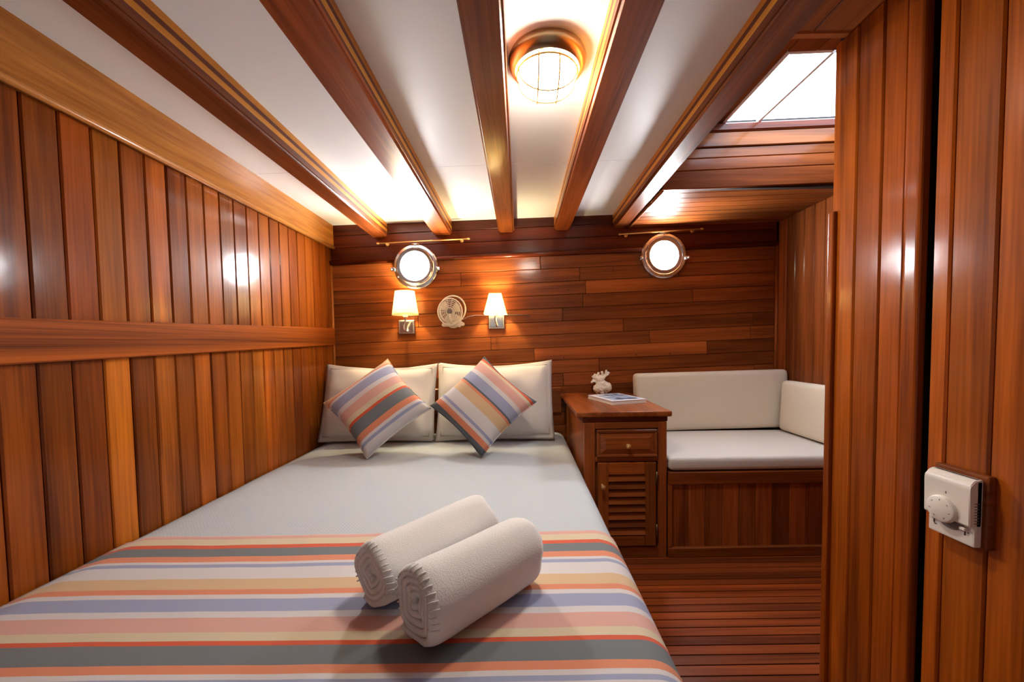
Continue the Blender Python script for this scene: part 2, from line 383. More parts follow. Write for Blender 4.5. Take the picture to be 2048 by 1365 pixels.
# ---- right partition: vertical planks, rounded post, dark slot, planks with the thermostat
yp, yg = onX(1838, 700, XP).y, onX(1858, 700, XP).y
wp = struct(sbox('wall_right', XP+.014, XP+.06, yp, YPE-.004, 0, 2.03, M_joint, bev=0), 'right partition of vertical varnished planks beside the alcove')
wq = struct(sbox('wall_right_near', XP+.014, XP+.06, YB, yg, 0, 2.03, M_joint, bev=0), 'nearer right partition of vertical planks carrying the thermostat')
def yx(px): return onX(px, 700, XP).y
ys = [onX(p, 700, XP).y for p in (1658, 1704.6, 1754, 1801)]
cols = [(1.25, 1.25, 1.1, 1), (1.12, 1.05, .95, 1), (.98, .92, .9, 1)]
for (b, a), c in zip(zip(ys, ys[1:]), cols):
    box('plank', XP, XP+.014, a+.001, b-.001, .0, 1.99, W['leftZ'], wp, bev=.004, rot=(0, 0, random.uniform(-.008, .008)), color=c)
pm = link('post', box_mesh(.03, ys[3]-yp-.002, 1.99, .010, 4, W['leftZ']), W['leftZ'], wp, (XP+.009, (ys[3]+yp)/2, .995), color=(.95, .85, .8, 1))
# jamb strip on the partition's far edge, ending below the top
zj = onX(1656, 430, XP).z
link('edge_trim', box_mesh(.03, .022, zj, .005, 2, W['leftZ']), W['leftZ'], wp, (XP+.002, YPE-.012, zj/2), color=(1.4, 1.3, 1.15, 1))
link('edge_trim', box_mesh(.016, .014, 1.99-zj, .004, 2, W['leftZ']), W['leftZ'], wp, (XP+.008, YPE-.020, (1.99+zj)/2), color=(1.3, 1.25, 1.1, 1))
box('slot_shade', XP+.05, XP+.055, yg, yp, 0, 1.99, M_black, wq, bev=0)  # black strip at the back of the slot, paints in its shade
grooves = [yg, onX(1895, 700, XP).y, onX(1987, 700, XP).y]
while grooves[-1] > YB+.1: grooves.append(grooves[-1]-.088)
for b, a in zip(grooves, grooves[1:]):
    box('plank', XP, XP+.014, a+.001, b-.001, 0, 1.99, W['leftZ'], wq, bev=.004, rot=(0, 0, random.uniform(-.008, .008)), color=rc(.95, 1.2))
struct(sbox('wall_alcove_lightstop', XP+.06, XA+.05, YPE-.05, YPE-.004, 0, 2.05, W['redX'], bev=0))  # unseen wall added to close the alcove against leaking light
struct(sbox('wall_rear_bounce', XL-.05, XA+.05, YB-.05, YB, 0, 2.05, M_white, bev=0), 'unseen wall added behind the camera, white to bounce light')  # unseen wall, added and kept white so light bounces back into the cabin

# ---- portholes
def porthole(name, px, py, rg, ro, label, proud):
    c = onY(px, py, YW-.030)
    g = struct(lathe(name, [(0, -.002), (rg+.004, -.002), (rg+.004, .004), (0, .004)], M_port, None, c, n=48, axis='Y', smooth=False), label)
    lathe('flange', [(ro, .032), (ro, -.008), (ro-.006, -.014), (ro-.020, -.016), (ro-.026, -.010), (ro-.026, .03)], M_chrome, g, n=56, axis='Y')
    lathe('rim', [(ro-.028, .008), (ro-.028, -proud), (ro-.033, -proud-.006), (rg+.006, -proud-.004), (rg, -proud+.004), (rg, .0)], M_chrome, g, n=56, axis='Y')
    for k in range(6):
        t = math.pi/6+k*math.pi/3
        lathe('screw', [(0, -.019), (.004, -.019), (.006, -.016), (.006, -.01)], M_steel, g, ((ro-.013)*math.cos(t), 0, (ro-.013)*math.sin(t)), n=12, axis='Y')
    for sgn in (-1, 1):
        box('clamp_lug', -.012, .012, -.03, .0, -.013, .013, M_chrome, g, bev=.004, seg=2).location = (sgn*(ro+.004)*.99, -.014, -.02)
        tube('swing_bolt', [(sgn*(ro+.006), -.04, -.02), (sgn*(ro+.006), .0, -.02)], .006, M_steel, g, n=10)
    tube('hinge_pin', [(-.03, -.016, ro-.002), (.03, -.016, ro-.002)], .007, M_chrome, g, n=10)
    return g
porthole('window_1', 832, 534, .093, .150, 'round chrome porthole above the left wall lamp', .030)
porthole('window_2', 1327, 512, .092, .152, 'round steel porthole above the bench alcove', .014)

# ================================================================== BEAMS
bl = ['outermost laminated ceiling beam, nearest the teak fascia and left wall', 'second laminated ceiling beam from the left wall, shining above the left porthole',
      'middle ceiling beam just left of the round ceiling lamp', 'ceiling beam just right of the round ceiling lamp', 'laminated ceiling beam along the edge of the deck hatch']
def beam_z(x, y): return zc(x, y)-.092
for i, (a, b) in enumerate(BX):
    t = thing('ceiling_beam', bl[i], 'beam', ((a+b)/2, YW, beam_z((a+b)/2, YW)), group='deck beams under the ceiling')
    lay = [(0, .022, 'darkY', .010), (.022, .034, 'brn', .0), (.034, .054, 'yel', 0), (.054, .070, 'brn', 0), (.070, .100, 'yel', 0)]
    if i == 2: lay = [(0, .1, 'redY', .010)]
    hw = (b-a)/2; dzy = -.012*(YB-YW)
    for z0, z1, mk, bv in lay:
        hh = hw if mk != 'brn' or z1-z0 > .01 else hw-.003
        bm = bmesh.new()
        v = [bm.verts.new((s*hh, (YB-YW) if e else -.014, (dzy if e else 0)+z)) for e in (0, 1) for z in (z0, z1) for s in (-1, 1)]
        for f in ((0, 1, 3, 2), (4, 6, 7, 5), (0, 4, 5, 1), (2, 3, 7, 6), (0, 2, 6, 4), (1, 5, 7, 3)): bm.faces.new([v[q] for q in f])
        if bv:
            ed = [e for e in bm.edges if abs(e.verts[0].co.y-e.verts[1].co.y) > 1 and e.verts[0].co.z < z0+dzy+.005 and e.verts[0].co.z-(dzy if e.verts[0].co.y < -1 else 0) < z0+.001]
            bmesh.ops.bevel(bm, geom=ed, offset=bv, segments=3, affect='EDGES')
        link('lamination', fin(bm, 'lam'), W[mk] if mk != 'darkY' else W['redY'], t, color=(.95, .85, .85, 1) if mk in ('darkY',) else None)

# ================================================================== LAMPS
lc = onZ(1094, 116, zc(.08, 1.15))
lt = thing('ceiling_lamp', 'round brass bulkhead ceiling lamp with glowing caged glass', 'lamp', (lc.x, lc.y, zc(lc.x, lc.y)))
lathe('base_ring', [(.0, -.001), (.116, -.001), (.119, -.010), (.116, -.024), (.106, -.038), (.099, -.042), (.090, -.038), (.090, -.020), (0, -.02)], M_brassd, lt, n=56)
lathe('glass_dome', [(.088, -.030), (.088, -.048), (.083, -.068), (.070, -.088), (.048, -.103), (.022, -.110), (0, -.111)], M_dome, lt, n=40)
tube('cage_ring', circle((0, 0, -.05), .092, (1, 0, 0), (0, 1, 0), 48), .0035, M_brass, lt, n=8, closed=True)
for k in range(2):
    for s in (-1, 1):
        pts = []
        for q in range(13):
            t = math.pi*q/12; w = .030*s; rr = math.sqrt(.093**2-w*w)
            a_ = (rr*math.cos(t), w, -.042-.073*math.sin(t)**.8 if 0 < q < 12 else -.042)
            pts.append(a_ if k == 0 else (a_[1], a_[0], a_[2]))
        tube('cage_bar', pts, .0028, M_brass, lt, n=8)
for k in range(3):
    t = 2*math.pi*k/3+.3
    lathe('screw', [(0, -.044), (.006, -.042), (.008, -.036)], M_brass, lt, (.094*math.cos(t), .094*math.sin(t), 0), n=12)

def shade_mat():
    m, n, l, p = newmat('lit_lamp_shade')
    n.remove(p); out = n['Material Output']
    tr_ = n.new('ShaderNodeBsdfTranslucent'); tr_.inputs[0].default_value = (.98, .88, .62, 1)
    df = n.new('ShaderNodeBsdfDiffuse'); df.inputs[0].default_value = (.92, .84, .66, 1)
    mx = n.new('ShaderNodeMixShader'); mx.inputs[0].default_value = .4; l.new(tr_.outputs[0], mx.inputs[1]); l.new(df.outputs[0], mx.inputs[2]); l.new(mx.outputs[0], out.inputs[0])
    return m
M_shade = shade_mat()
M_bulb = emit('warm_bulb', (1, .72, .36, 1), 40)
def sconce(px, top, bot, wt, wb_, plate, label, square, out):
    """px centre, pixel rows of the shade and plate; sizes in px at the wall"""
    s = YW/F; yy = YW-out
    zt, zb = onY(px, top, yy).z, onY(px, bot, yy).z; x = onY(px, (top+bot)/2, yy).x
    pz0, pz1 = onY(px, plate[1], YW).z, onY(px, plate[0], YW).z; pxm = onY(plate[2], plate[0], YW).x
    t = thing('wall_lamp', label, 'lamp', (pxm, YW, (pz0+pz1)/2), group='shaded wall lamps by the fan')
    o = Vector(t.location)
    box('backplate', -.054, .054, -.018, .0, -(pz1-pz0)/2, (pz1-pz0)/2, M_steel, t, bev=.004, seg=2)
    box('inset_plate', -.043, .043, -.022, -.018, -(pz1-pz0)/2+.011, (pz1-pz0)/2-.011, M_chrome, t, bev=.002)
    xx = x-o.x; zb_ = zb-o.z; zt_ = zt-o.z
    tube('arm', [(0, -.02, -.03), (.004, -.045, -.034), (-.004, -.06, -.01), (xx*.6-.008, -out*.8, .015), (xx, -out, .04), (xx, -out, zb_+.02)], .0055, M_chrome, t, n=10)
    lathe('lamp_holder', [(0, 0), (.016, 0), (.018, .03), (.012, .045), (0, .045)], M_plastic, t, (xx, -out, zb_-.012), n=20)
    lathe('bulb', [(0, -.02), (.010, -.018), (.013, 0), (.009, .016), (0, .022)], M_bulb, t, (xx, -out, (zt_+zb_)/2-.005), n=16)
    rt, rb = wt/2*yy/F, wb_/2*yy/F
    bm = bmesh.new(); n = 4 if square else 40; rings = []
    for q in range(9):
        f_ = q/8; r = rb+(rt-rb)*f_
        if square:
            co = [(-r, -r*.8), (r, -r*.8), (r, r*.8), (-r, r*.8)]
        else: co = [(r*math.cos(2*math.pi*k/n), r*.85*math.sin(2*math.pi*k/n)) for k in range(n)]
        rings.append([bm.verts.new((xx+c[0], -out+c[1], zb_+(zt_-zb_)*f_)) for c in co])
    for A, B in zip(rings, rings[1:]):
        for k in range(n): bm.faces.new((A[k], A[(k+1) % n], B[(k+1) % n], B[k]))
    sh = link('shade', fin(bm, 'shade'), M_shade, t, smooth=not square)
    md = sh.modifiers.new('thick', 'SOLIDIFY'); md.thickness = .0015
    ld = bpy.data.lights.new('bulb_light', 'POINT'); ld.energy = L_SCONCE; ld.color = (1, .80, .45); ld.shadow_soft_size = .02
    lo = bpy.data.objects.new('bulb_light', ld); C.objects.link(lo); lo.parent = t; lo.location = (xx, -out, (zt_+zb_)/2+.022)
    return t
sconce(810, 583, 631, 38, 52, (641, 668, 814), 'wall lamp with a round tapered shade directly under the left porthole', False, .095)
sconce(991, 588, 629, 24, 45, (630, 658, 993), 'wall lamp with a square tapered shade, right of the fan', True, .085)

# ---- fan
fc = onY(900, 622, YW-.07)
ft = thing('wall_fan', 'small cream wall fan with round wire cage between the two wall lamps', 'fan', (fc.x, YW, fc.z))
y0 = -.07
lathe('backplate', [(0, 0), (.05, 0), (.05, -.012), (.044, -.018), (0, -.018)], M_cream, ft, (.01, 0, -.065), axis='Y', n=32)
tube('neck', [(.01, -.015, -.07), (.005, -.04, -.06), (0, -.05, -.01)], .013, M_cream, ft, n=12)
lathe('motor', [(0, 0), (.024, 0), (.028, -.01), (.028, -.035), (.0, -.04)], M_cream, ft, (0, -.03, -.005), axis='Y', n=28)
tilt = lambda r, t: (r*math.cos(t)*.92, y0-.018*(1-(r/.09)**2), r*math.sin(t)-.006)
for r in (.088, .076, .064, .052, .040, .028):
    tube('cage_ring', [tilt(r, 2*math.pi*k/40) for k in range(40)], .0028 if r < .08 else .005, M_cream, ft, n=6, closed=True)
for k in range(14):
    t = 2*math.pi*k/14
    tube('cage_spoke', [tilt(.02, t), tilt(.055, t), tilt(.088, t)], .0018, M_cream, ft, n=6)
for k in range(3):
    t = 2*math.pi*k/3+.4
    bm = bmesh.new(); g = []
    for a_ in range(6):
        tt = t-.5+a_*.2
        g.append((bm.verts.new((.018*math.cos(tt), -.064+.006*a_/5, .018*math.sin(tt))), bm.verts.new((.07*math.cos(tt), -.070+.014*a_/5, .07*math.sin(tt)))))
    for A, B in zip(g, g[1:]): bm.faces.new((A[0], B[0], B[1], A[1]))
    b_ = link('fan_blade', fin(bm, 'blade'), M_cream, ft, smooth=True); b_.modifiers.new('t', 'SOLIDIFY').thickness = .0015
lathe('hub_cap', [(0, -.012), (.014, -.011), (.017, -.004), (.017, .004), (0, .004)], M_plasticg, ft, (0, y0-.018, -.006), axis='Y', n=24)
tube('rear_hoop', circle((.012, -.035, .012), .094, (.93, 0, 0), (0, .12, .99), 40), .006, M_cream, ft, n=8, closed=True)
tube('support_bar', [(0, y0-.02, -.02), (.004, y0-.014, -.06), (.012, -.05, -.098)], .007, M_cream, ft, n=10)
box('base', -.062, .066, -.055, -.012, -.104, -.080, M_cream, ft, bev=.009, seg=3)
for x_, z_ in ((.066, -.080), (.080, -.090), (.058, -.098)): lathe('knob', [(0, -.012), (.010, -.012), (.013, -.006), (.013, .004), (0, .004)], M_cream, ft, (x_, -.045, z_), axis='Y', n=18)
# lead running from the fan behind the right lamp
p = [onY(925, 640, YW-.03), onY(936, 634, YW-.012), onY(950, 631, YW-.006), onY(972, 631, YW-.006), onY(1010, 630, YW-.005), onY(1060, 630, YW-.005)]
tag(tube('fan_cable', p, .0022, M_steel, None, n=8), 'thin cable running along the planks from the fan past the wall lamp', 'cable')

# ---- curtain rods
def rod(a, b, label):
    A, B = onY(*a, YW-.055), onY(*b, YW-.055)
    t = thing('curtain_rod', label, 'curtain rod', ((A.x+B.x)/2, YW, (A.z+B.z)/2), group='slim rods above the portholes')
    o = Vector(t.location)
    tube('rod', [A-o, B-o], .0042, M_brass, t, n=10)
    for P, s in ((A, -1), (B, 1)):
        lathe('finial', [(0, -.012), (.006, -.009), (.007, 0), (.005, .008), (0, .012)], M_brass, t, P-o, axis='X', n=14)
        q = P-o-Vector((s*.05, 0, 0)); q.z += -s*.05*(B.z-A.z)/(B.x-A.x)
        tube('bracket', [q, q+Vector((0, .040, 0))], .005, M_brass, t, n=8)
        lathe('bracket_rose', [(0, -.006), (.011, -.005), (.012, .0), (0, 0)], M_brass, t, q+Vector((0, .041, 0)), axis='Y', n=16)
rod((756, 487), (937, 478), 'slim brass curtain rod above the left porthole')
rod((1240, 469), (1404, 458), 'slim curtain rod above the right porthole')

# ================================================================== BED
ZB, XR, YF = .485, .300, .46
bed = thing('bed', 'double bed against the left wall, white and striped covers on it', 'bed', (-.48, 1.56, 0))
o = Vector(bed.location)
box('bed_base', -1.28-o.x, .250-o.x, .54-o.y, 2.65-o.y, .0, .22, W['redY'], bed, bev=.006)
link('mattress', box_mesh(1.52, 2.11, .240, .05, 4, M_mat), M_mat, bed, (-.520-o.x, 1.595-o.y, .342), smooth=True)
def roll(s, edge, r, sgn):
    """walk over an edge: s = distance past where the curve starts -> (outward, drop)"""
    if s <= 0: return s, 0
    a = s/r
    if a < math.pi/2: return r*math.sin(a), r*(1-math.cos(a))
    return r, r+(s-r*math.pi/2)
def cover(name, y_far, y_near, hang_x, hang_y, lift, mat, nx=110, ny=120, r=.065):
    bm = bmesh.new(); g = []
    xl = XL+.010; xe = XR-r
    L = xe-xl; su = [L*i/80 for i in range(81)]+[L+hang_x*i/(nx-80) for i in range(1, nx-79)]
    yl = y_far-(YF+r); lv = yl + (hang_y if y_near is None else 0)
    if y_near is not None: lv = y_far-y_near
    for j in range(ny+1):
        v = lv*j/ny; row = []
        for s in su:
            ox, dx_ = roll(s-L, 0, r+lift, 1); oy, dy_ = roll(v-yl, 0, r+lift, 1)
            x = xe+ox; y_ = (YF+r)-oy
            z = ZB+lift-max(dx_, dy_)
            if dx_ == 0 and dy_ == 0:
                z += .004*mnoise.noise(Vector((x*2.2, y_*2.0, 3)))+.0015*mnoise.noise(Vector((x*9, y_*7, 1)))
                z -= .020*math.exp(-((x-xl)/.05)**2)
            if dx_ > .1: x -= .008*(1+math.sin(y_*19+1))*min(1, (dx_-.1)*5)
            row.append(bm.verts.new((x, y_, z)))
        g.append(row)
    for A, B in zip(g, g[1:]):
        for k in range(len(su)-1): bm.faces.new((A[k], A[k+1], B[k+1], B[k]))
    ob = link(name, fin(bm, name), mat, smooth=True)
    md = ob.modifiers.new('thick', 'SOLIDIFY'); md.thickness = .004; md.offset = -1
    return ob
M_spread = spread_mat()
tag(cover('bedspread', 2.655, None, .42, .36, .004, M_spread), 'white waffle weave bedspread covering the whole bed', 'bedspread')
# stripe rows measured on the far left of the towels
rows = [(540, 'pink'), (560, 'cream'), (592, 'red'), (611, 'grey'), (658, 'orange'), (690, 'white'), (702, 'blue'), (721, 'white'), (785, 'tan'), (847, 'orange'), (875, 'white'),
        (896, 'blue'), (970, 'white'), (1005, 'pink'), (1090, 'cream'), (1140, 'red'), (1167, 'grey'), (1270, 'orange'), (1326, 'white'), (1352, 'blue'), (1385, 'white'), (1480, 'tan'), (1590, 'orange'), (1640, 'white'), (1680, 'blue')]
zth = ZB+.009
bands = [(onZ(497, 880+r_/2.814, zth).y, c) for r_, c in rows]
ytop = bands[0][0]
# ramp positions give the START of a colour going up in y: shift colours by one
up_b = []
for i in range(len(bands)-1, -1, -1):
    start = bands[i+1][0] if i+1 < len(bands) else .2
    up_b.append((start, bands[i][1]))
M_str = stripes('woven_stripe_throw', 'Y', .2, ytop+.02, up_b)
tag(cover('striped_throw', ytop, None, .40, .34, .0095, M_str), 'throw woven in orange, grey, blue and cream stripes over the foot of the bed', 'throw')

# ---- pillows
def soft(n, hw, hh, T, flange=0, pinch=.03, lump=.006, seed=0, power=.42, top=None, bot=None):
    """closed soft cushion, thickness along local y; x across, z up"""
    bm = bmesh.new(); sides = []
    us = [-1+2*i/n for i in range(n+1)]
    for sg in (-1, 1):
        g = []
        for b in us:
            row = []
            for a in us:
                x = a*(hw+flange)*(1-pinch*(1-b*b)*abs(a)**3); z = b*(hh+flange)*(1-((top if b > 0 else bot) if top is not None else pinch)*(1-a*a)*abs(b)**3)
                fa_ = min(1, abs(a)*(hw+flange)/hw); fb_ = min(1, abs(b)*(hh+flange)/hh)
                w = ((1-fa_**2.4)*(1-fb_**2.4))**power
                t = T*w+.0035
                t += lump*mnoise.noise(Vector((x*7+seed, z*7, sg*2+seed)))*w
                wob = .006*mnoise.noise(Vector((x*9+seed*3, z*9, 5)))*(1-w) if flange else 0
                edge = (abs(a) > .999 or abs(b) > .999)
                row.append((x, sg*(0 if edge else t)+wob, z))
            g.append(row)
        sides.append(g)
    V = {}
    def vt(s, j, i):
        e = i in (0, n) or j in (0, n)
        k_ = (0 if e else s, j, i)
        if k_ not in V: V[k_] = bm.verts.new(sides[s][j][i])
        return V[k_]
    for s in (0, 1):
        for j in range(n):
            for i in range(n): bm.faces.new((vt(s, j, i), vt(s, j, i+1), vt(s, j+1, i+1), vt(s, j+1, i)))
    return fin(bm, 'soft')
def pillow(cx, cz_, y_, hw, hh, lean, rz, ry, label, seed):
    t = thing('pillow', label, 'pillow', (cx, y_, cz_), (lean, ry, rz), group='white pillows at the head of the bed')
    link('pillow_case', soft(40, hw-.032, hh-.032, .105, .032, .025, .024, seed, .42, .13, .03), M_cotton, t, smooth=True)
    pts = []
    a, b = hw-.032, hh-.032
    for (p0, p1) in (((-a, -b), (a, -b)), ((a, -b), (a, b)), ((a, b), (-a, b)), ((-a, b), (-a, -b))):
        for q in range(14):
            f_ = q/14; x = p0[0]+(p1[0]-p0[0])*f_; z = p0[1]+(p1[1]-p0[1])*f_
            pts.append((x*(1-.025*(1-(z/hh)**2)*abs(x/hw)**3), -.012, z*(1-(.13 if z > 0 else .03)*(1-(x/hw)**2)*abs(z/hh)**3)))
    tube('flange_stitch', pts, .0022, M_stitch, t, n=6, closed=True)
    return t
pillow(-.912, .741, 2.49, .365, .255, -.30, .02, .01, 'white flanged pillow standing near the left wall, behind a striped cushion', 1)
pillow(-.165, .745, 2.49, .377, .258, -.30, -.02, -.012, 'white flanged pillow standing nearest the nightstand, behind a striped cushion', 4)

# ---- striped cushions (standing on a corner)
cs = .215
def cushion(cx, y_, cz_, rot, mat, label, seed):
    me = soft(36, cs, cs, .090, 0, .09, .008, seed, .46)
    t = thing('cushion', label, 'cushion', (cx, y_, cz_), rot, group='striped cushions on the bed')
    link('cushion_cover', me, mat, t, smooth=True)
    pts = []
    for (p0, p1) in (((-1, -1), (1, -1)), ((1, -1), (1, 1)), ((1, 1), (-1, 1)), ((-1, 1), (-1, -1))):
        for q in range(12):
            f_ = q/12; a = p0[0]+(p1[0]-p0[0])*f_; b = p0[1]+(p1[1]-p0[1])*f_
            pts.append((a*cs*(1-.09*(1-b*b)*abs(a)**3), 0, b*cs*(1-.09*(1-a*a)*abs(b)**3)))
    tube('piping', pts, .004, mat, t, n=8, closed=True)
    return t
def frac(lst): return [(-cs-.01+(2*cs+.02)*f_, c) for f_, c in lst]
mA = stripes('cushion_stripes_left', 'Z', -cs-.01, cs+.01, frac([(0, 'white'), (.13, 'blue'), (.165, 'white'), (.20, 'orange'), (.275, 'grey'), (.42, 'red'), (.455, 'cream'), (.52, 'pink'), (.64, 'white'), (.70, 'blue'), (.83, 'white'), (.865, 'orange'), (.89, 'tan')]))
mB = stripes('cushion_stripes_right', 'Z', -cs-.01, cs+.01, frac([(0, 'slate'), (.10, 'orange'), (.165, 'white'), (.20, 'blue'), (.235, 'white'), (.38, 'tan'), (.51, 'orange'), (.54, 'slate'), (.565, 'blue'), (.69, 'white'), (.745, 'pink'), (.86, 'cream'), (.90, 'red'), (.935, 'slate')]))
def crot(lean, spin, yaw): return (Matrix.Rotation(yaw, 3, 'Z') @ Matrix.Rotation(lean, 3, 'X') @ Matrix.Rotation(spin, 3, 'Y')).to_euler()
cushion(-.82, 2.215, .758, crot(-.52, math.radians(-40), .10), mA, 'striped cushion on its corner against the pillow nearest the left wall', 2)
cushion(-.215, 2.205, .762, crot(-.52, math.radians(43), -.06), mB, 'striped cushion on its corner against the pillow nearest the nightstand', 5)

# ---- rolled towels
def towel(A, B, R, label, seed, ph):
    A, B = Vector(A), Vector(B); d = B-A; Ln = d.length
    t = thing('rolled_towel', label, 'towel', A, group='rolled towels on the bed')
    ang = math.atan2(d.y, d.x); t.rotation_euler = (0, 0, ang)
    turns = 4.2; th = .0115; N = 150
    ins, outs = [], []
    for i in range(N+1):
        f_ = i/N; a = ph-2*math.pi*turns*(1-f_)
        r = .016+(R-.016)*f_
        wob = 1+.035*math.sin(3*a+seed)+.02*math.sin(5*a)
        sq = lambda rr: (rr*wob*math.cos(a), max(rr*wob*math.sin(a), -R*.93))
        outs.append(sq(r)); ins.append(sq(max(r-th*1.25, .003)))
    bm = bmesh.new(); M = 26; sect = []
    for j in range(M+1):
        u = j/M; x = Ln*u
        e = min(x, Ln-x); sh = 1-.10*math.exp(-e/.012)
        row = []
        for (cy, cz_) in outs+ins[::-1]:
            ca = math.atan2(cz_, cy); rad = math.hypot(cy, cz_)
            k_ = sh*(1+.035*mnoise.noise(Vector((x*7+seed, ca*1.1, seed))))
            tel = (R-rad)*.10*(1 if u < .5 else -1)*(1 if e < .02 else 0)
            row.append(bm.verts.new((x+tel+.004*math.sin(ca*3+seed)*(1 if e < .02 else 0), cy*k_, max(cz_*k_, -R*.94)+R*.94)))
        sect.append(row)
    K = len(sect[0])
    for A_, B_ in zip(sect, sect[1:]):
        for k in range(K): bm.faces.new((A_[k], A_[(k+1) % K], B_[(k+1) % K], B_[k]))
    for row in (sect[0], sect[-1]):
        for i in range(N): bm.faces.new((row[i], row[i+1], row[K-2-i], row[K-1-i]))
    link('towel_roll', fin(bm, 'towel'), M_towel, t, smooth=True)
    bm = bmesh.new()
    def surf(x, a, grow):
        dl = (ph-a) % (2*math.pi); f_ = 1-dl/(2*math.pi*turns); r = (.016+(R-.016)*f_)*(1+.035*math.sin(3*a+seed)+.02*math.sin(5*a))
        cy, cz_ = r*math.cos(a), max(r*math.sin(a), -R*.93); ca = math.atan2(cz_, cy)
        sh = 1-.10*math.exp(-min(x, Ln-x)/.012); k_ = sh*(1+.035*mnoise.noise(Vector((x*7+seed, ca*1.1, seed))))*grow
        return Vector((x, cy*k_, max(cz_*k_, -R*.94)+R*.94))
    for k in range(22):
        a = -.55+k*.19
        tube_bm(bm, [surf(-.001, a, .93), surf(-.0015, a, 1.0), surf(.004, a, 1.012), surf(.016, a+.03, 1.012)], .0016, 6)
    link('edge_stitching', fin(bm, 'st'), M_cotton, t, smooth=True)
zt = ZB+.013
towel(onZ(822, 1300, zt)+Vector((-.0, .015, 0)), onZ(1064, 1158, zt)+Vector((-.02, .015, 0)), .087, 'rolled white towel in front, with stitched edge, lying on the striped throw', 1.3, -1.0)
towel(onZ(733, 1228, zt)+Vector((.00, .02, 0)), onZ(966, 1090, zt)+Vector((-.005, .018, 0)), .080, 'rolled white towel lying behind the other one on the striped throw', 4.1, -1.1)

# ================================================================== NIGHTSTAND
YN = 1.934
nx0, nx1 = .318, .735
ns = thing('nightstand', 'mahogany nightstand with one drawer and a louvred door', 'nightstand', ((nx0+nx1)/2, (YN+YW)/2, 0))
def nb(name, x0, x1, y0, y1, z0, z1, mat, bev=.002, seg=1, color=None, parent=None):
    o_ = Vector(ns.location)
    q = box(name, x0-o_.x, x1-o_.x, y0-o_.y, y1-o_.y, z0, z1, mat, ns, bev, seg, color=color)
    if parent:
        q.parent = parent; q.location = Vector(q.location)-Vector(parent.location)
    return q
nb('body', nx0, nx1, YN+.022, YW-.004, .0, .722, W['redZ'], .002)
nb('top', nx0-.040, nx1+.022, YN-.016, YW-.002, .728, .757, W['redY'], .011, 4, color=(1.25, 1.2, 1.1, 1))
nb('cornice', nx0-.010, nx1+.006, YN+.004, YW-.004, .700, .728, W['darkX'], .006, 2)
# face frame
nb('stile', nx0, nx0+.055, YN, YN+.022, 0, .70, W['redZ'], .006, 2); nb('stile', nx1-.045, nx1, YN, YN+.022, 0, .70, W['redZ'], .003)
nb('rail', nx0+.055, nx1-.045, YN, YN+.022, .668, .70, W['redX']); nb('rail', nx0+.055, nx1-.045, YN, YN+.022, .500, .522, W['redX']); nb('plinth_rail', nx0+.055, nx1-.045, YN, YN+.022, 0, .062, W['redX'])
dx0, dx1 = nx0+.062, nx1-.052
dr = nb('drawer', dx0, dx1, YN-.008, YN+.02, .526, .664, W['redX'], .003)
def raised(parent, x0, x1, z0, z1, y_, mat, m1, dep):
    """raised panel with sloping border"""
    bm = bmesh.new(); R0 = [(x0, y_, z0), (x1, y_, z0), (x1, y_, z1), (x0, y_, z1)]
    R1 = [(x0+.006, y_-dep*.2, z0+.006), (x1-.006, y_-dep*.2, z0+.006), (x1-.006, y_-dep*.2, z1-.006), (x0+.006, y_-dep*.2, z1-.006)]
    R2 = [(x0+m1, y_-dep, z0+m1), (x1-m1, y_-dep, z0+m1), (x1-m1, y_-dep, z1-m1), (x0+m1, y_-dep, z1-m1)]
    vs_ = [[bm.verts.new(q) for q in r] for r in (R0, R1, R2)]
    for A, B in zip(vs_, vs_[1:]):
        for k in range(4): bm.faces.new((A[k], A[(k+1) % 4], B[(k+1) % 4], B[k]))
    bm.faces.new(vs_[2]); bm.faces.new(vs_[0][::-1])
    return link('raised_panel', fin(bm, 'rp'), mat, parent)
w2 = (dx1-dx0)/2
for (z0, z1) in ((-.069, -.055), (.055, .069)): box('drawer_moulding', -w2, w2, -.020, -.012, z0, z1, W['redX'], dr, bev=.003)
for (x0, x1) in ((-w2, -w2+.014), (w2-.014, w2)): box('drawer_moulding', x0, x1, -.020, -.012, -.055, .055, W['redZ'], dr, bev=.003)
raised(dr, -w2+.014, w2-.014, -.055, .055, -.013, W['redX'], .028, .010)
def knob(parent, x, y_, z): return lathe('knob', [(0, .0), (.009, 0), (.007, -.006), (.005, -.012), (.010, -.018), (.013, -.024), (.011, -.030), (.005, -.034), (0, -.035)], M_brass, parent, (x, y_, z), axis='Y', n=22)
knob(dr, 0, -.021, -.008)
# louvred door
do = nb('door', dx0+.004, dx1-.004, YN+.010, YN+.014, .066, .496, W['darkX'], .001)
hw_, hh_ = (dx1-dx0)/2-.004, .215
sw_ = .055
for s in (-1, 1): box('door_stile', s*(hw_-sw_/2)-sw_/2, s*(hw_-sw_/2)+sw_/2, -.020, -.002, -hh_, hh_, W['redZ'], do, bev=.003, color=(1.1, 1.15, 1, 1))
box('door_rail', -hw_+sw_, hw_-sw_, -.018, -.002, hh_-.062, hh_, W['redX'], do, bev=.003, color=(1.3, 1.3, 1.1, 1)); box('door_rail', -hw_+sw_, hw_-sw_, -.018, -.002, -hh_, -hh_+.052, W['redX'], do, bev=.003, color=(1.2, 1.2, 1.1, 1))
nsl = 8; span = (hh_-.062)-(-hh_+.052)
for k in range(nsl):
    zz_ = -hh_+.052+span*(k+.5)/nsl
    box('louvre_slat', -hw_+sw_-.002, hw_-sw_+.002, -.003, .003, -.0165, .0165, W['redX'], do, bev=.0015, rot=(math.radians(-28), 0, 0), color=(1.05, 1.05, 1, 1)).location = (0, -.011, zz_)
knob(do, -hw_+.022, -.020, .10)
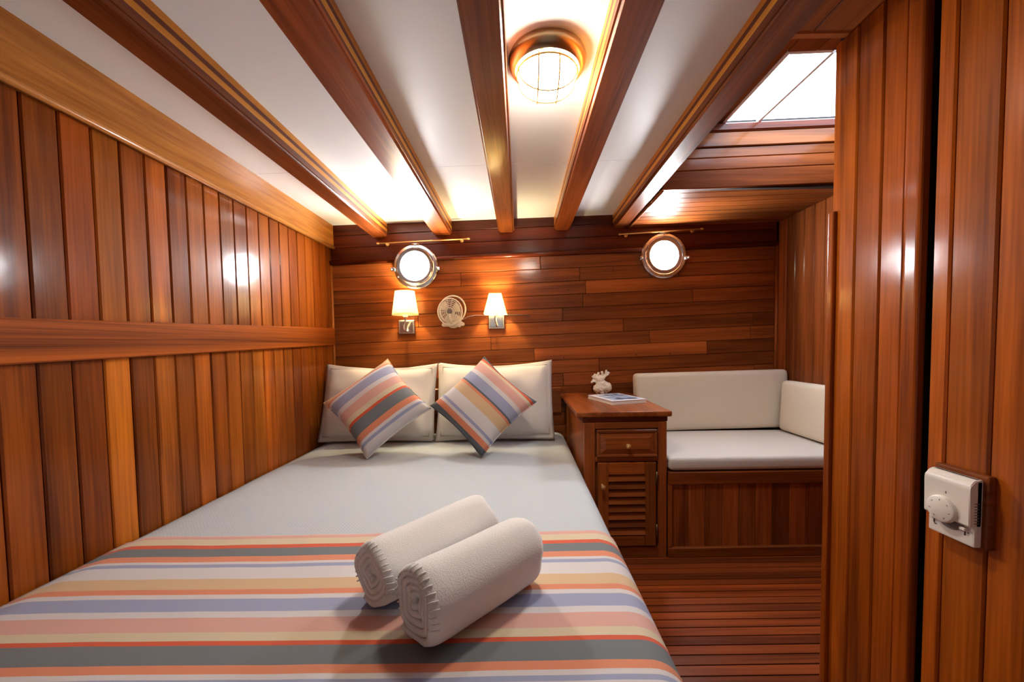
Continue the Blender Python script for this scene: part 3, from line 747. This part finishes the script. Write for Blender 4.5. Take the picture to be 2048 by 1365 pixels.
for z in (.135, -.135):
    hg = box('hinge', hw_-.004, hw_+.006, -.024, -.016, z-.028, z+.028, M_bronze, do, bev=.001)
    tube('hinge_pin', [(.0, -.004, -.034), (.0, -.004, .034)], .0045, M_bronze, hg, n=8)

# ================================================================== BENCH
bx0, bx1 = .742, XA-.004
be = thing('bench', 'built-in mahogany bench base with planked front, beside the nightstand', 'bench', ((bx0+bx1)/2, (YN+YW)/2, 0))
ob_ = Vector(be.location)
def bb(name, x0, x1, y0, y1, z0, z1, mat, bev=.002, color=None): return box(name, x0-ob_.x, x1-ob_.x, y0-ob_.y, y1-ob_.y, z0, z1, mat, be, bev, color=color)
bb('seat_board', bx0, bx1, YN+.004, YW-.004, .420, .440, W['redX'])
bb('front_rail', bx0, bx1, YN-.004, YN+.020, .378, .442, W['redX'], .004, (1.15, 1.1, 1, 1))
bb('bottom_rail', bx0, bx1, YN-.004, YN+.020, .0, .052, W['redX'], .004)
bb('corner_post', bx0, bx0+.022, YN-.002, YN+.020, .052, .378, W['redZ'], .003)
bb('back_panel', bx0, bx1, YN+.026, YN+.032, .04, .40, M_joint, 0)
x = bx0+.022; k = 0
while x < bx1-.005:
    x1 = min(x+.086, bx1)
    bb('front_plank', x+.0008, x1-.0008, YN+.012, YN+.026, .046, .385, W['redZ'], .002, rc(.95, 1.2)); x = x1
def pad(name, sx, sy, sz, bev, mat, loc, label, cat, rot=None, puff=.006, grp='linen bench cushions', cut=6):
    bm = bmesh.new(); bmesh.ops.create_cube(bm, size=1, matrix=Matrix.Diagonal((sx, sy, sz, 1)))
    bmesh.ops.bevel(bm, geom=bm.edges[:], offset=bev, segments=4, affect='EDGES', profile=.55)
    for ax, s in ((0, sx), (1, sy), (2, sz)):
        if s > .3:
            for q in range(1, 14):
                co = [0, 0, 0]; co[ax] = -s/2+bev+(s-2*bev)*q/14; no = [0, 0, 0]; no[ax] = 1
                bmesh.ops.bisect_plane(bm, geom=bm.verts[:]+bm.edges[:]+bm.faces[:], plane_co=co, plane_no=no)
    dims = (sx, sy, sz); th = min(range(3), key=lambda q: dims[q])
    for v in bm.verts:
        w = 1
        for q in range(3):
            if q != th: w *= max(0, 1-(2*v.co[q]/dims[q])**4)
        v.co[th] += math.copysign(1, v.co[th])*puff*w+.003*mnoise.noise(v.co*5)*w
    ob2 = link(name, fin(bm, name), mat, None, loc, rot, smooth=True)
    tag(ob2, label, cat, grp); return ob2
yb_ = onZ(1440, 866, .503).y
ybk = yb_+.004
xsd = onZ(1545, 862, .503).x
pad('seat_cushion', xsd+.06-bx0-.008, ybk-YN+.03, .066, .022, M_linenl, ((bx0+.006+xsd+.06)/2, (YN-.004+ybk+.03)/2, .481), 'flat linen seat cushion on the wooden bench', 'cushion', puff=.004)
bt = onY(1400, 748, ybk).z
xl_ = max(onY(1268, 800, ybk).x, .762)
pad('back_cushion', 1.765-xl_, .095, bt-.51, .028, M_linen, ((xl_+1.765)/2, ybk+.055, (bt+.51)/2+.010), 'long linen back cushion standing against the far planked wall', 'cushion', rot=(-.05, -SL*.5, 0))
sz1 = onX(1556, 763, xsd).z
pad('side_cushion', .085, ybk-YN-.02, sz1-.515, .03, M_linen, (xsd+.05, (YN+.04+ybk-.01)/2-.02, (sz1+.515)/2+.006), 'short linen side cushion leaning on the alcove side wall', 'cushion', rot=(0, .05, 0))

# ================================================================== ON THE NIGHTSTAND
ztop = .757
def book_mat():
    m, n, l, p = newmat('book_cover_print')
    p.inputs['Roughness'].default_value = .3
    tc = n.new('ShaderNodeTexCoord'); t = n.new('ShaderNodeTexNoise'); t.inputs['Scale'].default_value = 16; t.inputs['Detail'].default_value = 2
    mp = n.new('ShaderNodeMapping'); mp.inputs['Scale'].default_value = (1, 1.8, 1); l.new(tc.outputs['Object'], mp.inputs[0]); l.new(mp.outputs[0], t.inputs['Vector'])
    cr = n.new('ShaderNodeValToRGB'); e = cr.color_ramp.elements; e[0].position = .36; e[0].color = srgb(60, 72, 100); e[1].position = .5; e[1].color = srgb(150, 172, 205)
    e2 = e.new(.62); e2.color = srgb(214, 218, 228)
    l.new(t.outputs[0], cr.inputs[0]); l.new(cr.outputs[0], p.inputs['Base Color']); return m
q = [onZ(px, py, ztop+.02) for px, py in ((1202, 806), (1288, 800), (1258, 785), (1180, 790))]
bc = sum(q, Vector())/4; bang = math.atan2(q[1].y-q[0].y, q[1].x-q[0].x)
bw, bd = (q[1]-q[0]).length, (q[3]-q[0]).length
bk = thing('book', 'thick pale magazine with a blue picture cover on the nightstand', 'book', (bc.x, bc.y, ztop), (0, 0, bang-.02))
bw, bd = .225, .29
box('page_block', -bw/2+.003, bw/2-.003, -bd/2+.002, bd/2-.002, .002, .019, M_paper, bk, bev=.001)
box('back_cover', -bw/2, bw/2, -bd/2, bd/2, .0, .002, M_paper, bk, bev=.0005)
cv = box('front_cover', -bw/2, bw/2, -bd/2, bd/2, .019, .0212, plain('cover_white', srgb(222, 220, 224), .3), bk, bev=.0005)
box('cover_picture', -bw/2+.03, bw/2-.012, -bd/2+.03, bd/2-.02, .0011, .0015, book_mat(), cv, bev=0)
for (a, b, c_, d_) in ((-.02, -.005, .055, .09), (.01, .024, .06, .095), (.04, .055, .05, .1), (-.05, .085, -.10, -.075)):
    box('cover_mark', a, b, c_, d_, .0015, .0018, plain('cover_ink', srgb(52, 60, 84), .4), cv, bev=0)

# ---- coral ornament
cb = onZ(1196, 783, ztop)
bm = bmesh.new()
def blob(x, y_, z, rx, ry, rz):
    bmesh.ops.create_icosphere(bm, subdivisions=3, radius=1, matrix=Matrix.Translation((x, y_, z)) @ Matrix.Diagonal((rx, ry, rz, 1)))
blob(-.014, 0, .036, .046, .034, .034); blob(.034, 0, .042, .034, .030, .036); blob(0, 0, .065, .042, .028, .026); blob(-.012, 0, .095, .030, .022, .028); blob(-.03, .0, .105, .02, .016, .016)
blob(-.03, 0, .008, .012, .012, .012); blob(.03, .0, .008, .012, .012, .012); blob(.0, -.012, .006, .014, .012, .01)
for pts, r in (([(-.02, 0, .09), (-.05, 0, .105), (-.064, 0, .120)], .009), ([(-.03, 0, .075), (-.055, 0, .085), (-.074, -.004, .078)], .008), ([(-.05, 0, .085), (-.068, .0, .094)], .007),
               ([(-.012, 0, .11), (-.024, 0, .128), (-.02, 0, .146)], .009), ([(0, 0, .105), (.004, 0, .13), (.002, 0, .152)], .009), ([(.008, 0, .10), (.026, 0, .125), (.046, 0, .132)], .010),
               ([(.026, 0, .125), (.032, 0, .148), (.028, 0, .160)], .008), ([(.04, 0, .13), (.052, 0, .146)], .007), ([(-.04, .0, .11), (-.046, 0, .136)], .008)):
    tube_bm(bm, pts, r, 8)
co = link('coral_ornament', fin(bm, 'coral'), M_coral, None, (cb.x, YW-.062, ztop), smooth=True)
rm = co.modifiers.new('skin', 'REMESH'); rm.mode = 'VOXEL'; rm.voxel_size = .0032; rm.use_smooth_shade = True
tx = bpy.data.textures.new('coral_lumps', 'CLOUDS'); tx.noise_scale = .012
dm = co.modifiers.new('lumps', 'DISPLACE'); dm.texture = tx; dm.strength = .009; dm.mid_level = .5
tag(co, 'white branching coral ornament standing on the nightstand behind the book', 'ornament')

# ================================================================== THERMOSTAT
XF = XP-.040
A = onX(1850, 950, XF+.004); Bq = onX(1942, 1000, XF); D = onX(1938, 1098, XF)
ty0, ty1 = onX(1944, 1000, XF).y, onX(1851, 1000, XF).y
tz1 = onX(1944, 962, XF).z; tz0 = onX(1938, 1097, XF).z
tcn = Vector((XP, (ty0+ty1)/2, (tz0+tz1)/2)); hy = (ty1-ty0)/2; hz = (tz1-tz0)/2
th = thing('thermostat', 'white dial thermostat on a wooden pad on the right partition', 'thermostat', tcn)
link('mounting_pad', box_mesh(.016, 2*hy+.014, 2*hz+.012, .004, 2, W['redY']), W['redY'], th, (-.008, -.002, .004))
link('back_plate', box_mesh(.016, 2*hy, 2*hz, .004, 2, M_plastic), M_plastic, th, (-.024, 0, 0))
# front cover: curved shoulder at the top, straight lower edge, covering the upper two thirds
bm = bmesh.new(); prof = [(-.018, hz), (-.024, hz)]
for k in range(9):
    a = math.pi/2*k/8; prof.append((-.026-.018*math.sin(a), hz-.022*(1-math.cos(a))))
zl = -hz*.38
prof += [(-.044, zl+.003), (-.042, zl), (-.018, zl)]
ra = [bm.verts.new((p_[0], -hy, p_[1])) for p_ in prof]; rb_ = [bm.verts.new((p_[0], hy, p_[1])) for p_ in prof]
bm.faces.new(ra); bm.faces.new(rb_[::-1]); K = len(prof)
for i in range(K): bm.faces.new((ra[i], ra[(i+1) % K], rb_[(i+1) % K], rb_[i]))
bmesh.ops.bevel(bm, geom=[e for e in bm.edges if abs(e.verts[0].co.y-e.verts[1].co.y) < 1e-5], offset=.0015, segments=2, affect='EDGES')
link('front_cover', fin(bm, 'cover'), M_plastic, th)
dl = lathe('dial', [(0, -.008), (.026, -.0078), (.0285, -.006), (.0295, .0), (0, 0)], M_plastic, th, (-.044, hy*.12, -hz*.12), axis='X', n=40, autos=50)
for k in range(7):
    a = math.radians(-60+k*50)
    m_ = box('dial_mark', -.0004, .0004, -.0006, .0006, -.002, .002, M_plasticg, dl, bev=0, rot=(-a+math.pi/2, 0, 0)); m_.location = (-.0080, .020*math.cos(a), .020*math.sin(a))
box('dial_pointer', -.0446, -.0440, -.001, .001, -.0025, .0025, M_plasticg, th, bev=0).location.z = hz*.42
lathe('cover_lip', [(0, -.003), (.026, -.003), (.028, 0), (0, 0)], M_plasticg, th, (-.0325, hy*.0, zl+.004), axis='X', n=36)
for (yy, w_) in ((hy*.72, .0045), (-hy*.62, .0055)):
    box('switch', -.040, -.032, yy-w_, yy+w_, zl-.014, zl-.007, M_plastic, th, bev=.0012)
for (yy, zo, w_, h_) in ((hy*.72, -.020, .0015, .004), (hy*.66, -.026, .003, .001), (hy*.1, -.018, .0012, .004), (-hy*.02, -.021, .006, .001), (-hy*.16, -.019, .0015, .004), (-hy*.62, -.020, .0015, .005), (-hy*.5, -.017, .002, .001), (-hy*.75, -.017, .002, .001)):
    box('printed_mark', -.0325, -.0320, yy-w_, yy+w_, zl+zo-h_, zl+zo+h_, M_ink, th, bev=0)
for k in range(8): box('vent_slit', -.034, -.024, -hy-.0004, -hy+.0002, hz*.3-k*.006, hz*.3-k*.006+.002, M_plasticg, th, bev=0)
